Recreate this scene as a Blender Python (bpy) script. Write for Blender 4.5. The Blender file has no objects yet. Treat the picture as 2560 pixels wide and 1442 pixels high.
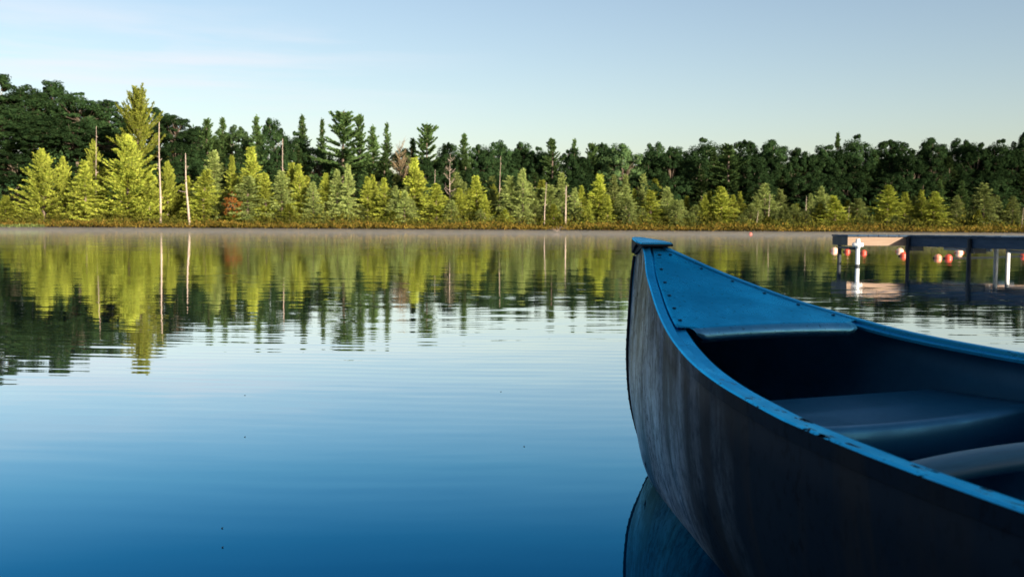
import bpy, math, random
import numpy as np
from mathutils import Matrix, Vector

R = math.radians
scn = bpy.context.scene
col = scn.collection
F, H = 2489.0, 0.62                       # focal length in photo pixels, eye height in metres

# ------------------------------------------------------------------ camera
PITCH = math.atan2(152.5, F); ROLL = 0.006
FW = np.array([0, math.cos(PITCH), -math.sin(PITCH)])
RT = np.array([1.0, 0, 0]); DN = np.array([0, -math.sin(PITCH), -math.cos(PITCH)])
def ray(x, y):
    u = x - 1280.0; v = y - 721.0
    d = F*FW + (u + ROLL*v)*RT + (v - ROLL*u)*DN
    return d/d[1]
def at(x, y, Y):
    """world point seen at photo pixel x, y at distance Y"""
    return np.array([0, 0, H]) + ray(x, y)*Y
cam_d = bpy.data.cameras.new('camera'); cam = bpy.data.objects.new('camera', cam_d); col.objects.link(cam)
right = Vector(RT - ROLL*DN).normalized(); up = Vector(-(ROLL*RT + DN)).normalized(); back = right.cross(up)
m = Matrix.Identity(4)
for i in range(3):
    m[i][0], m[i][1], m[i][2] = right[i], up[i], back[i]
m[2][3] = H
cam.matrix_world = m
cam_d.sensor_width = 36.0; cam_d.lens = 36.0*F/2560.0
cam_d.clip_start = 0.05; cam_d.clip_end = 5000
cam_d.dof.use_dof = True; cam_d.dof.focus_distance = 3.4; cam_d.dof.aperture_fstop = 9.0
scn.camera = cam

# ------------------------------------------------------------------ helpers
def link(name, verts, faces, mats=(), parent=None, smooth=False, midx=None):
    me = bpy.data.meshes.new(name)
    me.from_pydata([tuple(map(float, v)) for v in verts], [], faces)
    for mt in (mats if isinstance(mats, (list, tuple)) else [mats]): me.materials.append(mt)
    if midx is not None: me.polygons.foreach_set('material_index', list(midx))
    if smooth: me.polygons.foreach_set('use_smooth', [True]*len(me.polygons))
    me.update()
    o = bpy.data.objects.new(name, me); col.objects.link(o)
    if parent is not None: o.parent = parent
    return o
def quads(name, V, mats, parent=None, midx=None):
    """V: (n,4,3) array of loose quads"""
    n = len(V); me = bpy.data.meshes.new(name)
    me.vertices.add(n*4); me.loops.add(n*4); me.polygons.add(n)
    me.vertices.foreach_set('co', V.reshape(-1).astype(np.float32))
    me.loops.foreach_set('vertex_index', np.arange(n*4, dtype=np.int32))
    me.polygons.foreach_set('loop_start', np.arange(0, n*4, 4, dtype=np.int32))
    me.polygons.foreach_set('loop_total', np.full(n, 4, dtype=np.int32))
    for mt in (mats if isinstance(mats, (list, tuple)) else [mats]): me.materials.append(mt)
    if midx is not None: me.polygons.foreach_set('material_index', midx.astype(np.int32))
    me.update(calc_edges=True); me.validate()
    o = bpy.data.objects.new(name, me); col.objects.link(o)
    if parent is not None: o.parent = parent
    return o
def empty(name, loc=(0, 0, 0), rz=0.0):
    o = bpy.data.objects.new(name, None); o.location = loc; o.rotation_euler = (0, 0, rz)
    o.empty_display_size = 0.2; col.objects.link(o); return o
def tag(o, label=None, cat=None, group=None, kind=None):
    for k, v in (('label', label), ('category', cat), ('group', group), ('kind', kind)):
        if v: o[k] = v
    return o
class MB:
    def __init__(s): s.v = []; s.f = []; s.m = []
    def add(s, v, f, mi=0):
        b = len(s.v); s.v += [tuple(map(float, p)) for p in v]; s.f += [tuple(i+b for i in q) for q in f]; s.m += [mi]*len(f)
    def box(s, a, b, mi=0):
        (x0, y0, z0), (x1, y1, z1) = a, b
        s.add([(x0,y0,z0),(x1,y0,z0),(x1,y1,z0),(x0,y1,z0),(x0,y0,z1),(x1,y0,z1),(x1,y1,z1),(x0,y1,z1)],
              [(0,3,2,1),(4,5,6,7),(0,1,5,4),(1,2,6,5),(2,3,7,6),(3,0,4,7)], mi)
    def tube(s, pts, rad, n=8, mi=0, cap=True):
        pts = [Vector(p) for p in pts]; rad = rad if isinstance(rad, (list, tuple)) else [rad]*len(pts)
        V = []
        for i, p in enumerate(pts):
            d = (pts[min(i+1, len(pts)-1)] - pts[max(i-1, 0)]).normalized()
            a = d.orthogonal() if abs(d.z) > .95 else d.cross(Vector((0, 0, 1)))
            if abs(d.z) > .95: a = Vector((1, 0, 0)) - d*d.x
            a.normalize(); b = d.cross(a)
            for k in range(n):
                t = 2*math.pi*k/n; V.append(p + (a*math.cos(t) + b*math.sin(t))*rad[i])
        Q = [(i*n+k, i*n+(k+1) % n, (i+1)*n+(k+1) % n, (i+1)*n+k) for i in range(len(pts)-1) for k in range(n)]
        if cap: Q += [tuple(range(n))[::-1], tuple(range((len(pts)-1)*n, len(pts)*n))]
        s.add(V, Q, mi)
    def ball(s, c, r, n=10, k=7, sc=(1, 1, 1), mi=0):
        V = []; Q = []
        for i in range(k+1):
            th = math.pi*i/k
            for j in range(n):
                ph = 2*math.pi*j/n
                V.append((c[0]+r*sc[0]*math.sin(th)*math.cos(ph), c[1]+r*sc[1]*math.sin(th)*math.sin(ph), c[2]+r*sc[2]*math.cos(th)))
        for i in range(k):
            for j in range(n): Q.append((i*n+j, (i+1)*n+j, (i+1)*n+(j+1) % n, i*n+(j+1) % n))
        s.add(V, Q, mi)
    def build(s, name, mats, parent=None, smooth=False):
        return link(name, s.v, s.f, mats, parent, smooth, s.m)
def cubic(xs, ys):
    """natural cubic spline through points"""
    xs = np.array(xs, float); ys = np.array(ys, float); n = len(xs); h = np.diff(xs)
    A = np.zeros((n, n)); r = np.zeros(n); A[0, 0] = A[-1, -1] = 1
    for i in range(1, n-1):
        A[i, i-1] = h[i-1]; A[i, i] = 2*(h[i-1]+h[i]); A[i, i+1] = h[i]
        r[i] = 6*((ys[i+1]-ys[i])/h[i] - (ys[i]-ys[i-1])/h[i-1])
    M = np.linalg.solve(A, r)
    def f(x):
        x = np.asarray(x, float); i = np.clip(np.searchsorted(xs, x)-1, 0, n-2); a = xs[i+1]-x; b = x-xs[i]; hh = h[i]
        return M[i]*a**3/(6*hh)+M[i+1]*b**3/(6*hh)+(ys[i]/hh-M[i]*hh/6)*a+(ys[i+1]/hh-M[i+1]*hh/6)*b
    return f
def sm(a, b, x):
    t = np.clip((np.asarray(x, float)-a)/(b-a), 0, 1); return t*t*(3-2*t)

# ------------------------------------------------------------------ node helpers
class NT:
    def __init__(s, tree): s.t = tree; s.n = tree.nodes; s.l = tree.links
    def new(s, typ, **kw):
        n = s.n.new(typ)
        for k, v in kw.items():
            if k == 'ins':
                for a, b in v.items(): s.set(n, a, b)
            else: setattr(n, k, v)
        return n
    def set(s, n, a, b):
        sock = n.inputs[a]
        if isinstance(b, bpy.types.NodeSocket): s.l.new(b, sock)
        else: sock.default_value = b
    def math(s, op, a, b=0.0, c=None):
        n = s.n.new('ShaderNodeMath'); n.operation = op; s.set(n, 0, a); s.set(n, 1, b)
        if c is not None: s.set(n, 2, c)
        return n.outputs[0]
    def vmul(s, v, k):
        n = s.n.new('ShaderNodeVectorMath'); n.operation = 'MULTIPLY'; s.set(n, 0, v); s.set(n, 1, k); return n.outputs[0]
    def vadd(s, v, k):
        n = s.n.new('ShaderNodeVectorMath'); n.operation = 'ADD'; s.set(n, 0, v); s.set(n, 1, k); return n.outputs[0]
    def noise(s, vec, scale, detail=3, rough=.5, dist=0.0):
        n = s.new('ShaderNodeTexNoise', ins={'Vector': vec, 'Scale': scale, 'Detail': detail, 'Roughness': rough, 'Distortion': dist}); return n
    def ramp(s, fac, stops):
        n = s.n.new('ShaderNodeValToRGB'); s.set(n, 0, fac); e = n.color_ramp.elements
        while len(e) < len(stops): e.new(0.5)
        for k, (p, c) in enumerate(stops):
            e[k].position = p; e[k].color = (c, c, c, 1) if isinstance(c, (int, float)) else (*c, 1)
        return n.outputs[0]
    def mix(s, fac, a, b, mode='MIX'):
        n = s.n.new('ShaderNodeMix'); n.data_type = 'RGBA'; n.blend_type = mode
        s.set(n, 0, fac); s.set(n, 6, a if isinstance(a, bpy.types.NodeSocket) else (*a, 1)); s.set(n, 7, b if isinstance(b, bpy.types.NodeSocket) else (*b, 1))
        return n.outputs[2]
def mat(name):
    mt = bpy.data.materials.new(name); mt.use_nodes = True; t = NT(mt.node_tree)
    p = t.n['Principled BSDF']; return mt, t, p
def coords(t): return t.n.new('ShaderNodeTexCoord').outputs['Object']

def foliage_mat(name, c1, c2, trans=.35):
    mt, t, p = mat(name); out = t.n['Material Output']
    g = t.n.new('ShaderNodeNewGeometry'); oi = t.n.new('ShaderNodeObjectInfo')
    c = t.mix(g.outputs['Random Per Island'], c1, c2)
    nz = t.noise(g.outputs['Position'], .55, 2)
    c = t.mix(1.0, c, t.ramp(nz.outputs[0], [(.3, .72), (.7, 1.25)]), 'MULTIPLY')
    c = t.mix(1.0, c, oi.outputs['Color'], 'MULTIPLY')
    d = t.new('ShaderNodeBsdfDiffuse', ins={'Color': c}); tr = t.new('ShaderNodeBsdfTranslucent', ins={'Color': c})
    ms = t.new('ShaderNodeMixShader', ins={0: trans, 1: d.outputs[0], 2: tr.outputs[0]})
    t.l.new(ms.outputs[0], out.inputs[0]); t.n.remove(p); return mt
def plain_mat(name, c1, c2, scale=6, rough=.8, stretch=(1, 1, 1), spec=.3, metal=0.0):
    mt, t, p = mat(name); v = t.vmul(coords(t), stretch)
    nz = t.noise(v, scale, 4, .6); c = t.mix(t.ramp(nz.outputs[0], [(.3, 0.0), (.7, 1.0)]), c1, c2)
    t.set(p, 'Base Color', c); t.set(p, 'Roughness', rough); t.set(p, 'Specular IOR Level', spec); t.set(p, 'Metallic', metal); return mt

M = {}
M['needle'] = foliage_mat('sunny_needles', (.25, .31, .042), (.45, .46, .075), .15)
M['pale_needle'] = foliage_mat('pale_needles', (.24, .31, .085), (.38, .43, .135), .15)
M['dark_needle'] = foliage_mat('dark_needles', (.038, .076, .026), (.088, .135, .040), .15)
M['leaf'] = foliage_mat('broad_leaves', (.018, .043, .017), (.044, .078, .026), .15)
M['rust_leaf'] = foliage_mat('rusty_leaves', (.20, .07, .018), (.30, .13, .03), .3)
M['heath'] = foliage_mat('heath_leaves', (.10, .095, .020), (.27, .165, .032), .2)
M['green_heath'] = foliage_mat('undergrowth_leaves', (.055, .065, .014), (.15, .14, .022), .25)
M['bark'] = plain_mat('bark', (.10, .07, .05), (.24, .18, .14), 5, .9, (1, 1, .2))
M['dark_bark'] = plain_mat('dark_bark', (.12, .09, .065), (.24, .18, .13), 5, .9, (1, 1, .2))
M['dead_wood'] = plain_mat('dead_wood', (.28, .21, .165), (.50, .39, .31), 4, .85, (1, 1, .25))
M['brown_twig'] = plain_mat('brown_twigs', (.16, .11, .06), (.32, .23, .13), 4, .85)

# ------------------------------------------------------------------ ground
def shore_y(x):   # far shoreline
    return 129.5 + .9*np.sin(x*.11) + .5*np.sin(x*.31+1) + .25*np.sin(x*.9)
def ground_z(x, y):
    x = np.asarray(x, float); y = np.asarray(y, float)
    d = y - shore_y(x)
    far = -1.2 + 1.42*sm(-6, .3, d) + .55*sm(0, 6, d) + .7*sm(4, 30, d)
    hill = 10.5*sm(18, 62, -x)*sm(10, 50, d) + 3.5*sm(30, 90, x)*sm(14, 50, d) + 1.5*sm(20, 60, d)
    near = -1.2 + 1.5*sm(-1.2, -5.0, y + .25*np.sin(x*.6)) + 1.1*sm(-4, -22, y)
    side = -1.2 + 2.6*sm(125, 150, np.abs(x))
    return np.maximum(np.maximum(far + hill, near), side)
def axis(parts):
    out = []
    for a, b, n in parts: out += list(np.linspace(a, b, n, endpoint=False))
    return np.array(out + [parts[-1][1]])
gx = axis([(-1500, -200, 10), (-200, -75, 20), (-75, 75, 150), (75, 200, 20), (200, 1500, 10)])
gy = axis([(-1500, -120, 10), (-120, -30, 10), (-30, 0, 40), (0, 122, 14), (122, 136, 40), (136, 200, 32), (200, 1800, 12)])
GX, GY = np.meshgrid(gx, gy); GZ = ground_z(GX, GY)
nx, ny = len(gx), len(gy)
mt, t, p = mat('forest_floor')
g = t.n.new('ShaderNodeNewGeometry'); nz = t.noise(g.outputs['Position'], .8, 5, .65)
t.set(p, 'Base Color', t.mix(t.ramp(nz.outputs[0], [(.35, 0.0), (.65, 1.0)]), (.035, .032, .016), (.11, .075, .030))); t.set(p, 'Roughness', .95)
t.set(p, 'Specular IOR Level', .1)
ground = link('ground', np.stack([GX, GY, GZ], -1).reshape(-1, 3), [(j*nx+i, j*nx+i+1, (j+1)*nx+i+1, (j+1)*nx+i) for j in range(ny-1) for i in range(nx-1)], mt, smooth=True)
tag(ground, kind='structure')

# ------------------------------------------------------------------ water
mt, t, p = mat('lake_water')
g = t.n.new('ShaderNodeNewGeometry'); pos = g.outputs['Position']
sep = t.n.new('ShaderNodeSeparateXYZ'); t.l.new(pos, sep.inputs[0])
warp = t.noise(pos, .12, 2)
posw = t.vadd(pos, t.vmul(warp.outputs[1], (3.0, 2.2, 0)))
n1 = t.noise(t.vmul(posw, (.75, 4.6, 1)), 1.0, 2, .5)
n2 = t.noise(t.vmul(posw, (2.6, 19.0, 1)), 1.0, 2, .5)
n3 = t.noise(t.vmul(posw, (.16, .85, 1)), 1.0, 3, .55)
patch = t.noise(t.vmul(pos, (.05, .16, 1)), 1.0, 2, .5)
breeze = t.ramp(patch.outputs[0], [(.36, .25), (.62, 1.0)])
near = t.ramp(t.math('DIVIDE', sep.outputs[1], 130.0), [(0.0, .26), (.022, .60), (.045, 1.0), (.3, 1.5), (1.0, .8)])
amp = t.math('MULTIPLY', breeze, near)
def cen(n, k):
    sp = t.n.new('ShaderNodeSeparateColor'); t.l.new(n.outputs[1], sp.inputs[0])
    return (t.math('MULTIPLY', t.math('SUBTRACT', sp.outputs[0], .5), k), t.math('MULTIPLY', t.math('SUBTRACT', sp.outputs[1], .5), k))
a1, a2, a3 = cen(n1, .030), cen(n2, .050), cen(n3, .012)
rg = t.new('ShaderNodeTexWave', wave_type='RINGS', rings_direction='Z', ins={'Vector': t.vadd(t.vmul(posw, (1, 1, 0)), (1.5, 19, 0)), 'Scale': 2.6, 'Distortion': 3.5, 'Detail': 2.0, 'Detail Scale': .6})
rk = t.math('MULTIPLY', t.math('SUBTRACT', rg.outputs['Fac'], .5), t.ramp(t.math('DIVIDE', sep.outputs[1], 13.0), [(.12, .0), (.2, .011), (.36, .013), (.6, .0)]))
sy = t.math('ADD', rk, t.math('ADD', t.math('ADD', a1[1], a2[1]), a3[1])); sx = t.math('ADD', t.math('ADD', a1[0], a2[0]), a3[0])
cmb = t.n.new('ShaderNodeCombineXYZ'); t.set(cmb, 0, t.math('MULTIPLY', t.math('MULTIPLY', sx, amp), .22)); t.set(cmb, 1, t.math('MULTIPLY', sy, amp)); cmb.inputs[2].default_value = 1
nrm = t.n.new('ShaderNodeVectorMath'); nrm.operation = 'NORMALIZE'; t.l.new(cmb.outputs[0], nrm.inputs[0])
gl = t.new('ShaderNodeBsdfGlossy', ins={'Roughness': .02, 'Normal': nrm.outputs[0]})
body = t.new('ShaderNodeBsdfDiffuse', ins={'Color': (.000, .045, .11, 1)})
lw = t.new('ShaderNodeLayerWeight', ins={'Normal': nrm.outputs[0]}); fcg = t.math('SUBTRACT', 1.0, lw.outputs['Facing']); fac = t.ramp(fcg, [(0, 1.0), (.10, .90), (.15, .78), (.20, .66), (.25, .52), (.30, .36), (.36, .24), (1.0, .03)])
t.l.new(t.ramp(fcg, [(.12, (1, 1, 1)), (.17, (.75, .93, 1)), (.236, (.34, .80, 1)), (.30, (.10, .64, 1)), (.36, (.03, .50, .93))]), gl.inputs['Color'])  # reflection tinted bluer at steeper view, standing in for a deep blue sky
ms = t.new('ShaderNodeMixShader', ins={0: fac, 1: body.outputs[0], 2: gl.outputs[0]}); t.l.new(ms.outputs[0], t.n['Material Output'].inputs[0]); t.n.remove(p)
wx = axis([(-400, 400, 8)]); wy = axis([(-8, 150, 6)])
WX, WY = np.meshgrid(wx, wy)
water = link('water', np.stack([WX, WY, WX*0], -1).reshape(-1, 3), [(j*len(wx)+i, j*len(wx)+i+1, (j+1)*len(wx)+i+1, (j+1)*len(wx)+i) for j in range(len(wy)-1) for i in range(len(wx)-1)], mt)
tag(water, kind='structure')

# low mist lying on the far water
mt = bpy.data.materials.new('mist_air'); mt.use_nodes = True; t = NT(mt.node_tree); t.n.remove(t.n['Principled BSDF'])
pv = t.new('ShaderNodeVolumePrincipled', ins={'Color': (.93, .93, .93, 1), 'Density': .0032, 'Anisotropy': 0.0})
t.l.new(pv.outputs[0], t.n['Material Output'].inputs['Volume'])
b = MB(); b.box((-120, 38, -.6), (120, 129.0, .36)); mist = b.build('mist', mt)
tag(mist, 'thin pale mist lying low on the far water', 'mist', kind='stuff')

# ------------------------------------------------------------------ tree makers (one prototype mesh each, copies share it)
def unit(v): return v/np.maximum(np.linalg.norm(v, axis=-1, keepdims=True), 1e-9)
def diamonds(P, D, L, W, rng):
    """leaf-like quads from base P along D"""
    D = unit(D); S = unit(np.cross(D, unit(rng.normal(size=D.shape))))
    L = L[:, None]; W = W[:, None]
    return np.stack([P, P + D*L*.5 + S*W*.5, P + D*L, P + D*L*.5 - S*W*.5], 1)
def tube_into(b, pts, r0, r1, n=5):
    k = len(pts); b.tube(pts, [r0+(r1-r0)*i/(k-1) for i in range(k)], n)
def conifer(seed, h=10, r=2.0, start=.12, gap=.36, nb=6, low=-8, top=50, power=.8, curve=.15, sl=.42, sw=.13, dens=3, jitter=.3, bark='bark', needle='needle', tiers=0.0, bare_low=0.0):
    rng = np.random.default_rng(seed); tb = MB(); Q = []
    lean = rng.normal(size=2)*.012*h
    def axis_pt(z): q = z/h; return np.array([lean[0]*q*q, lean[1]*q*q, z])
    tube_into(tb, [axis_pt(z) for z in np.linspace(-.5, h*.985, 7)], .022*h*.75, .004*h, 6)
    z = start*h
    while z < h*.975:
        q = max(0.0, (z/h-start)/(1-start)); base = r*((1-q)**power)
        if tiers: base *= 1 + tiers*math.sin(z*2.2+seed)
        for k in range(max(3, int(nb + rng.integers(-1, 2)))):
            L = max(.16, base*(1 + jitter*rng.normal()*.6)); L = min(L, base*1.35+.15)
            az = rng.uniform(0, 2*math.pi); el = R(low+(top-low)*q**1.2+rng.normal()*9)
            d = np.array([math.cos(az)*math.cos(el), math.sin(az)*math.cos(el), math.sin(el)])
            side = np.array([-math.sin(az), math.cos(az), 0.0]); p0 = axis_pt(z + rng.uniform(-.15, .15))
            ms = np.linspace(0, 1, 4); pts = p0 + d*L*ms[:, None] + np.array([0, 0, 1.0])*curve*L*(ms**2)[:, None]
            tube_into(tb, pts, max(.012, .012*L+.008), .006, 3)
            if bare_low and q < bare_low and rng.random() < .75: continue
            n = max(2, int(math.ceil(L/.20)))
            qs = np.repeat(np.linspace(.16 if L > .8 else .05, 1, n), dens)
            P = p0 + d*L*qs[:, None] + np.array([0, 0, 1.0])*curve*L*(qs**2)[:, None] + rng.normal(size=(len(qs), 3))*.05
            a = rng.uniform(-1.15, 1.15, len(qs)); 
            D = d*np.cos(a)[:, None] + side*np.sin(a)[:, None] + np.array([0, 0, 1.0])*(rng.normal(size=len(qs))*.28+.12+curve*.6)[:, None]
            Q.append(diamonds(P, D, sl*rng.uniform(.55, 1.25, len(qs))*(1-.25*qs), sw*rng.uniform(.7, 1.4, len(qs)), rng))
        z += gap*rng.uniform(.75, 1.25)*(1-.35*q)
    P = axis_pt(h*.9)+np.linspace(0, 1, 14)[:, None]*(axis_pt(h)-axis_pt(h*.9))
    Q.append(diamonds(P, np.array([0, 0, 1.0])+rng.normal(size=P.shape)*.45, np.full(14, sl*.7), np.full(14, sw), rng))
    return dict(h=h, r=r, trunk=(tb, M[bark]), crown=(np.concatenate(Q), M[needle]))
def broadleaf(seed, h=13, r=3.6, base=.3, clumps=46, leaves=95, size=.34, sq=1.3, bark='dark_bark', leaf='leaf', lobe=.30):
    rng = np.random.default_rng(seed); tb = MB(); Q = []
    tube_into(tb, [(rng.normal()*.08*i, rng.normal()*.08*i, -.5+i*(h*.72+.5)/5) for i in range(6)], .026*h*.7, .05, 6)
    cz = h*(base+1)/2; rz = h*(1-base)/2
    for k in range(clumps):
        u = unit(rng.normal(size=3)); u[2] = u[2]*.95+.12; rad = rng.uniform(.45, .98)**.6
        c = np.array([u[0]*r*rad, u[1]*r*rad, cz+u[2]*rz*rad*.93])*1.0
        taper = 1-.35*max(0, (c[2]-cz)/rz)**2; c[:2] *= taper
        if k % 3 == 0:
            z0 = h*rng.uniform(.28, .6); mid = np.array([c[0]*.5, c[1]*.5, (z0+c[2])/2+.3])
            tube_into(tb, [(0, 0, z0), mid, c], .07, .02, 4)
        cr = r*lobe*rng.choice([.55, .75, 1.0, 1.35])*rng.uniform(.85, 1.15); n = int(leaves*rng.uniform(.75, 1.25))
        v = unit(rng.normal(size=(n, 3)))*(rng.uniform(.25, 1, n)**.45)[:, None]*np.array([cr, cr, cr*sq*.75])
        v[:, 2] -= .0
        P = c + v; out = unit(v + unit(u)*.35*cr + np.array([0, 0, .3*cr]))
        D = unit(rng.normal(size=(n, 3))); D = unit(D - out*(D*out).sum(1, keepdims=True)*.8)
        L = size*rng.uniform(.6, 1.3, n)
        S = unit(np.cross(D, out+rng.normal(size=(n, 3))*.35))
        W = L*rng.uniform(.55, .85, n)
        Q.append(np.stack([P-D*L[:, None]*.5, P+S*W[:, None]*.5, P+D*L[:, None]*.5, P-S*W[:, None]*.5], 1))
    return dict(h=h, r=r, trunk=(tb, M[bark]), crown=(np.concatenate(Q), M[leaf]))
def snag(seed, h=10, r0=.13, lean=0.0, twigs=8, tl=1.0, mt='dead_wood'):
    rng = np.random.default_rng(seed); tb = MB(); bb = MB()
    ax = lambda z: np.array([lean*z/h*h*.1 + .05*math.sin(z*.6+seed), .03*math.cos(z*.5), z])
    tube_into(tb, [ax(z) for z in np.linspace(-.4, h, 9)], r0, r0*.28, 7)
    for k in range(twigs):
        z = h*rng.uniform(.25, .95); a = rng.uniform(0, 6.28); L = tl*rng.uniform(.4, 1.1)*(1.15-z/h)
        d = np.array([math.cos(a), .5*math.sin(a), rng.uniform(-.25, .35)]); p = ax(z)
        tube_into(bb, [p, p+d*L*.5+(0, 0, -.05), p+d*L], .05, .016, 4)
    tb.add(bb.v, bb.f); return dict(h=h, r=1.9, trunk=(tb, M[mt]))
def bare_tree(seed, h=10, spread=2.6, mt='dead_wood', start=.35, n=26, up_=.9):
    rng = np.random.default_rng(seed); tb = MB(); bb = MB()
    tube_into(tb, [(rng.normal()*.05, 0, z) for z in np.linspace(-.4, h, 8)], .15, .02, 6)
    for k in range(n):
        z = h*rng.uniform(start, .92); a = rng.uniform(0, 6.28); L = spread*rng.uniform(.5, 1.1)*(1.25-z/h)
        d = np.array([math.cos(a), math.sin(a), up_*rng.uniform(.4, 1.3)]); p = np.array([0, 0, z]); e = p+d*L
        tube_into(bb, [p, p+d*L*.55+(0, 0, -.12*L), e], .045, .012, 4)
        for q in range(3):
            f = p+d*L*rng.uniform(.4, .9); g2 = d+rng.normal(size=3)*.6
            tube_into(bb, [f, f+g2*L*.4], .016, .006, 3)
    tb.add(bb.v, bb.f); return dict(h=h, r=spread, trunk=(tb, M[mt]))

PROTO = {}
def proto(key, spec): PROTO[key] = spec; spec['made'] = None
for i in range(4):
    proto('larch%d' % i, conifer(11+i, 8, 1.35, .06, .25, 7, -12, 52, .92, .04, .32, .075, 9, .55, needle='needle'))
    proto('pale%d' % i, conifer(31+i, 8, 1.35, .06, .24, 7, -16, 44, .84, -.02, .30, .068, 9, .6, needle='pale_needle', bare_low=.08))
for i in range(3):
    proto('pine%d' % i, conifer(51+i, 11, 3.0, .06, .38, 7, 2, 60, .82, .24, .40, .095, 11, .5, needle='needle', tiers=.14))
    proto('spruce%d' % i, conifer(71+i, 13, 2.2, .10, .42, 6, -10, 48, 1.0, .08, .40, .11, 11, .6, 'dark_bark', 'dark_needle'))
proto('oldpine0', conifer(95, 14, 3.2, .15, .5, 7, 12, 68, .50, .28, .44, .10, 11, .5, tiers=.2))
for i in range(2):
    proto('tier%d' % i, conifer(91+i, 15, 3.3, .18, .80, 7, -2, 40, .62, .10, .46, .13, 17, .4, 'bark', 'dark_needle', tiers=.3))
for i in range(5):
    proto('broad%d' % i, broadleaf(111+i, 13, 3.6, .06+.02*i, 150, 200, .25, lobe=.19))
proto('rust0', broadleaf(131, 4, 1.0, .12, 70, 34, .13, bark='brown_twig', leaf='rust_leaf', lobe=.2))
for i in range(3): proto('snag%d' % i, snag(151+i, 10, .135, [0.05, -.3, .35][i], [12, 9, 5][i], [1.4, 1.8, 1.0][i]))
proto('hooksnag0', snag(171, 6, .16, .35, 6, 1.6))
proto('dead0', bare_tree(161, 10, 2.4, 'dead_wood', .40, 16, .55))
proto('bare0', bare_tree(162, 11, 2.4, 'brown_twig', .45, 60, 1.3))

KIND = {'larch': ('larch_tree', 'tree'), 'pale': ('larch_tree', 'tree'), 'pine': ('pine_tree', 'tree'), 'oldpine': ('pine_tree', 'tree'), 'spruce': ('spruce_tree', 'tree'), 'tier': ('pine_tree', 'tree'),
        'broad': ('broadleaf_tree', 'tree'), 'rust': ('rusty_shrub', 'shrub'), 'snag': ('snag', 'dead tree'), 'hooksnag': ('snag', 'dead tree'), 'dead': ('dead_tree', 'dead tree'), 'bare': ('bare_tree', 'tree')}
rnd = random.Random(5)
def plant(key, loc, sxy, sz, rz, tint, label, group):
    sp = PROTO[key]; kn, cat = KIND[key.rstrip('0123456789')]
    root = empty(kn, loc, rz); root.scale = (sxy, sxy, sz); tag(root, label, cat, group)
    if sp['made'] is None:
        sp['made'] = []
        for part in ('trunk', 'branches', 'crown'):
            if part in sp:
                data, mm = sp[part]
                o = data.build(part, mm, root, True) if isinstance(data, MB) else quads(part, data, mm, root)
                sp['made'].append(o)
        parts = sp['made']
    else:
        parts = []
        for src in sp['made']:
            o = src.copy(); col.objects.link(o); o.parent = root; parts.append(o)
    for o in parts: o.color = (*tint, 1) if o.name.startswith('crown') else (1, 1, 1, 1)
    return root
cnt = {}
def tree(kind, px, top, hw, Y, label, tint=1.0, group=None, hue=(1, 1, 1), n=None):
    """kind at photo column px with its top at photo row top, half width hw pixels, standing Y metres away"""
    ks = [k for k in PROTO if k.rstrip('0123456789') == kind]
    cnt[kind] = cnt.get(kind, -1)+1; key = ks[cnt[kind] % len(ks)] if n is None else kind+str(n)
    P = at(px, top, Y); z0 = float(ground_z(P[0], Y)) - .05; sp = PROTO[key]
    sz = (P[2]-z0)/sp['h']; sxy = (hw*Y/F)/(sp['r']*(.63 if kind in ('larch', 'pale') else .60 if kind == 'spruce' else .72 if kind == 'tier' else .86 if kind != 'broad' else .80))
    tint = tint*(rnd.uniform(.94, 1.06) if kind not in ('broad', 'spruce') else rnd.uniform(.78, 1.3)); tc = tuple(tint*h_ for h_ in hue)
    return plant(key, (P[0], Y, z0), sxy, sz, rnd.uniform(0, 6.28) if not kind.endswith('snag') else 0.0, tc, label, group)

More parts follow.
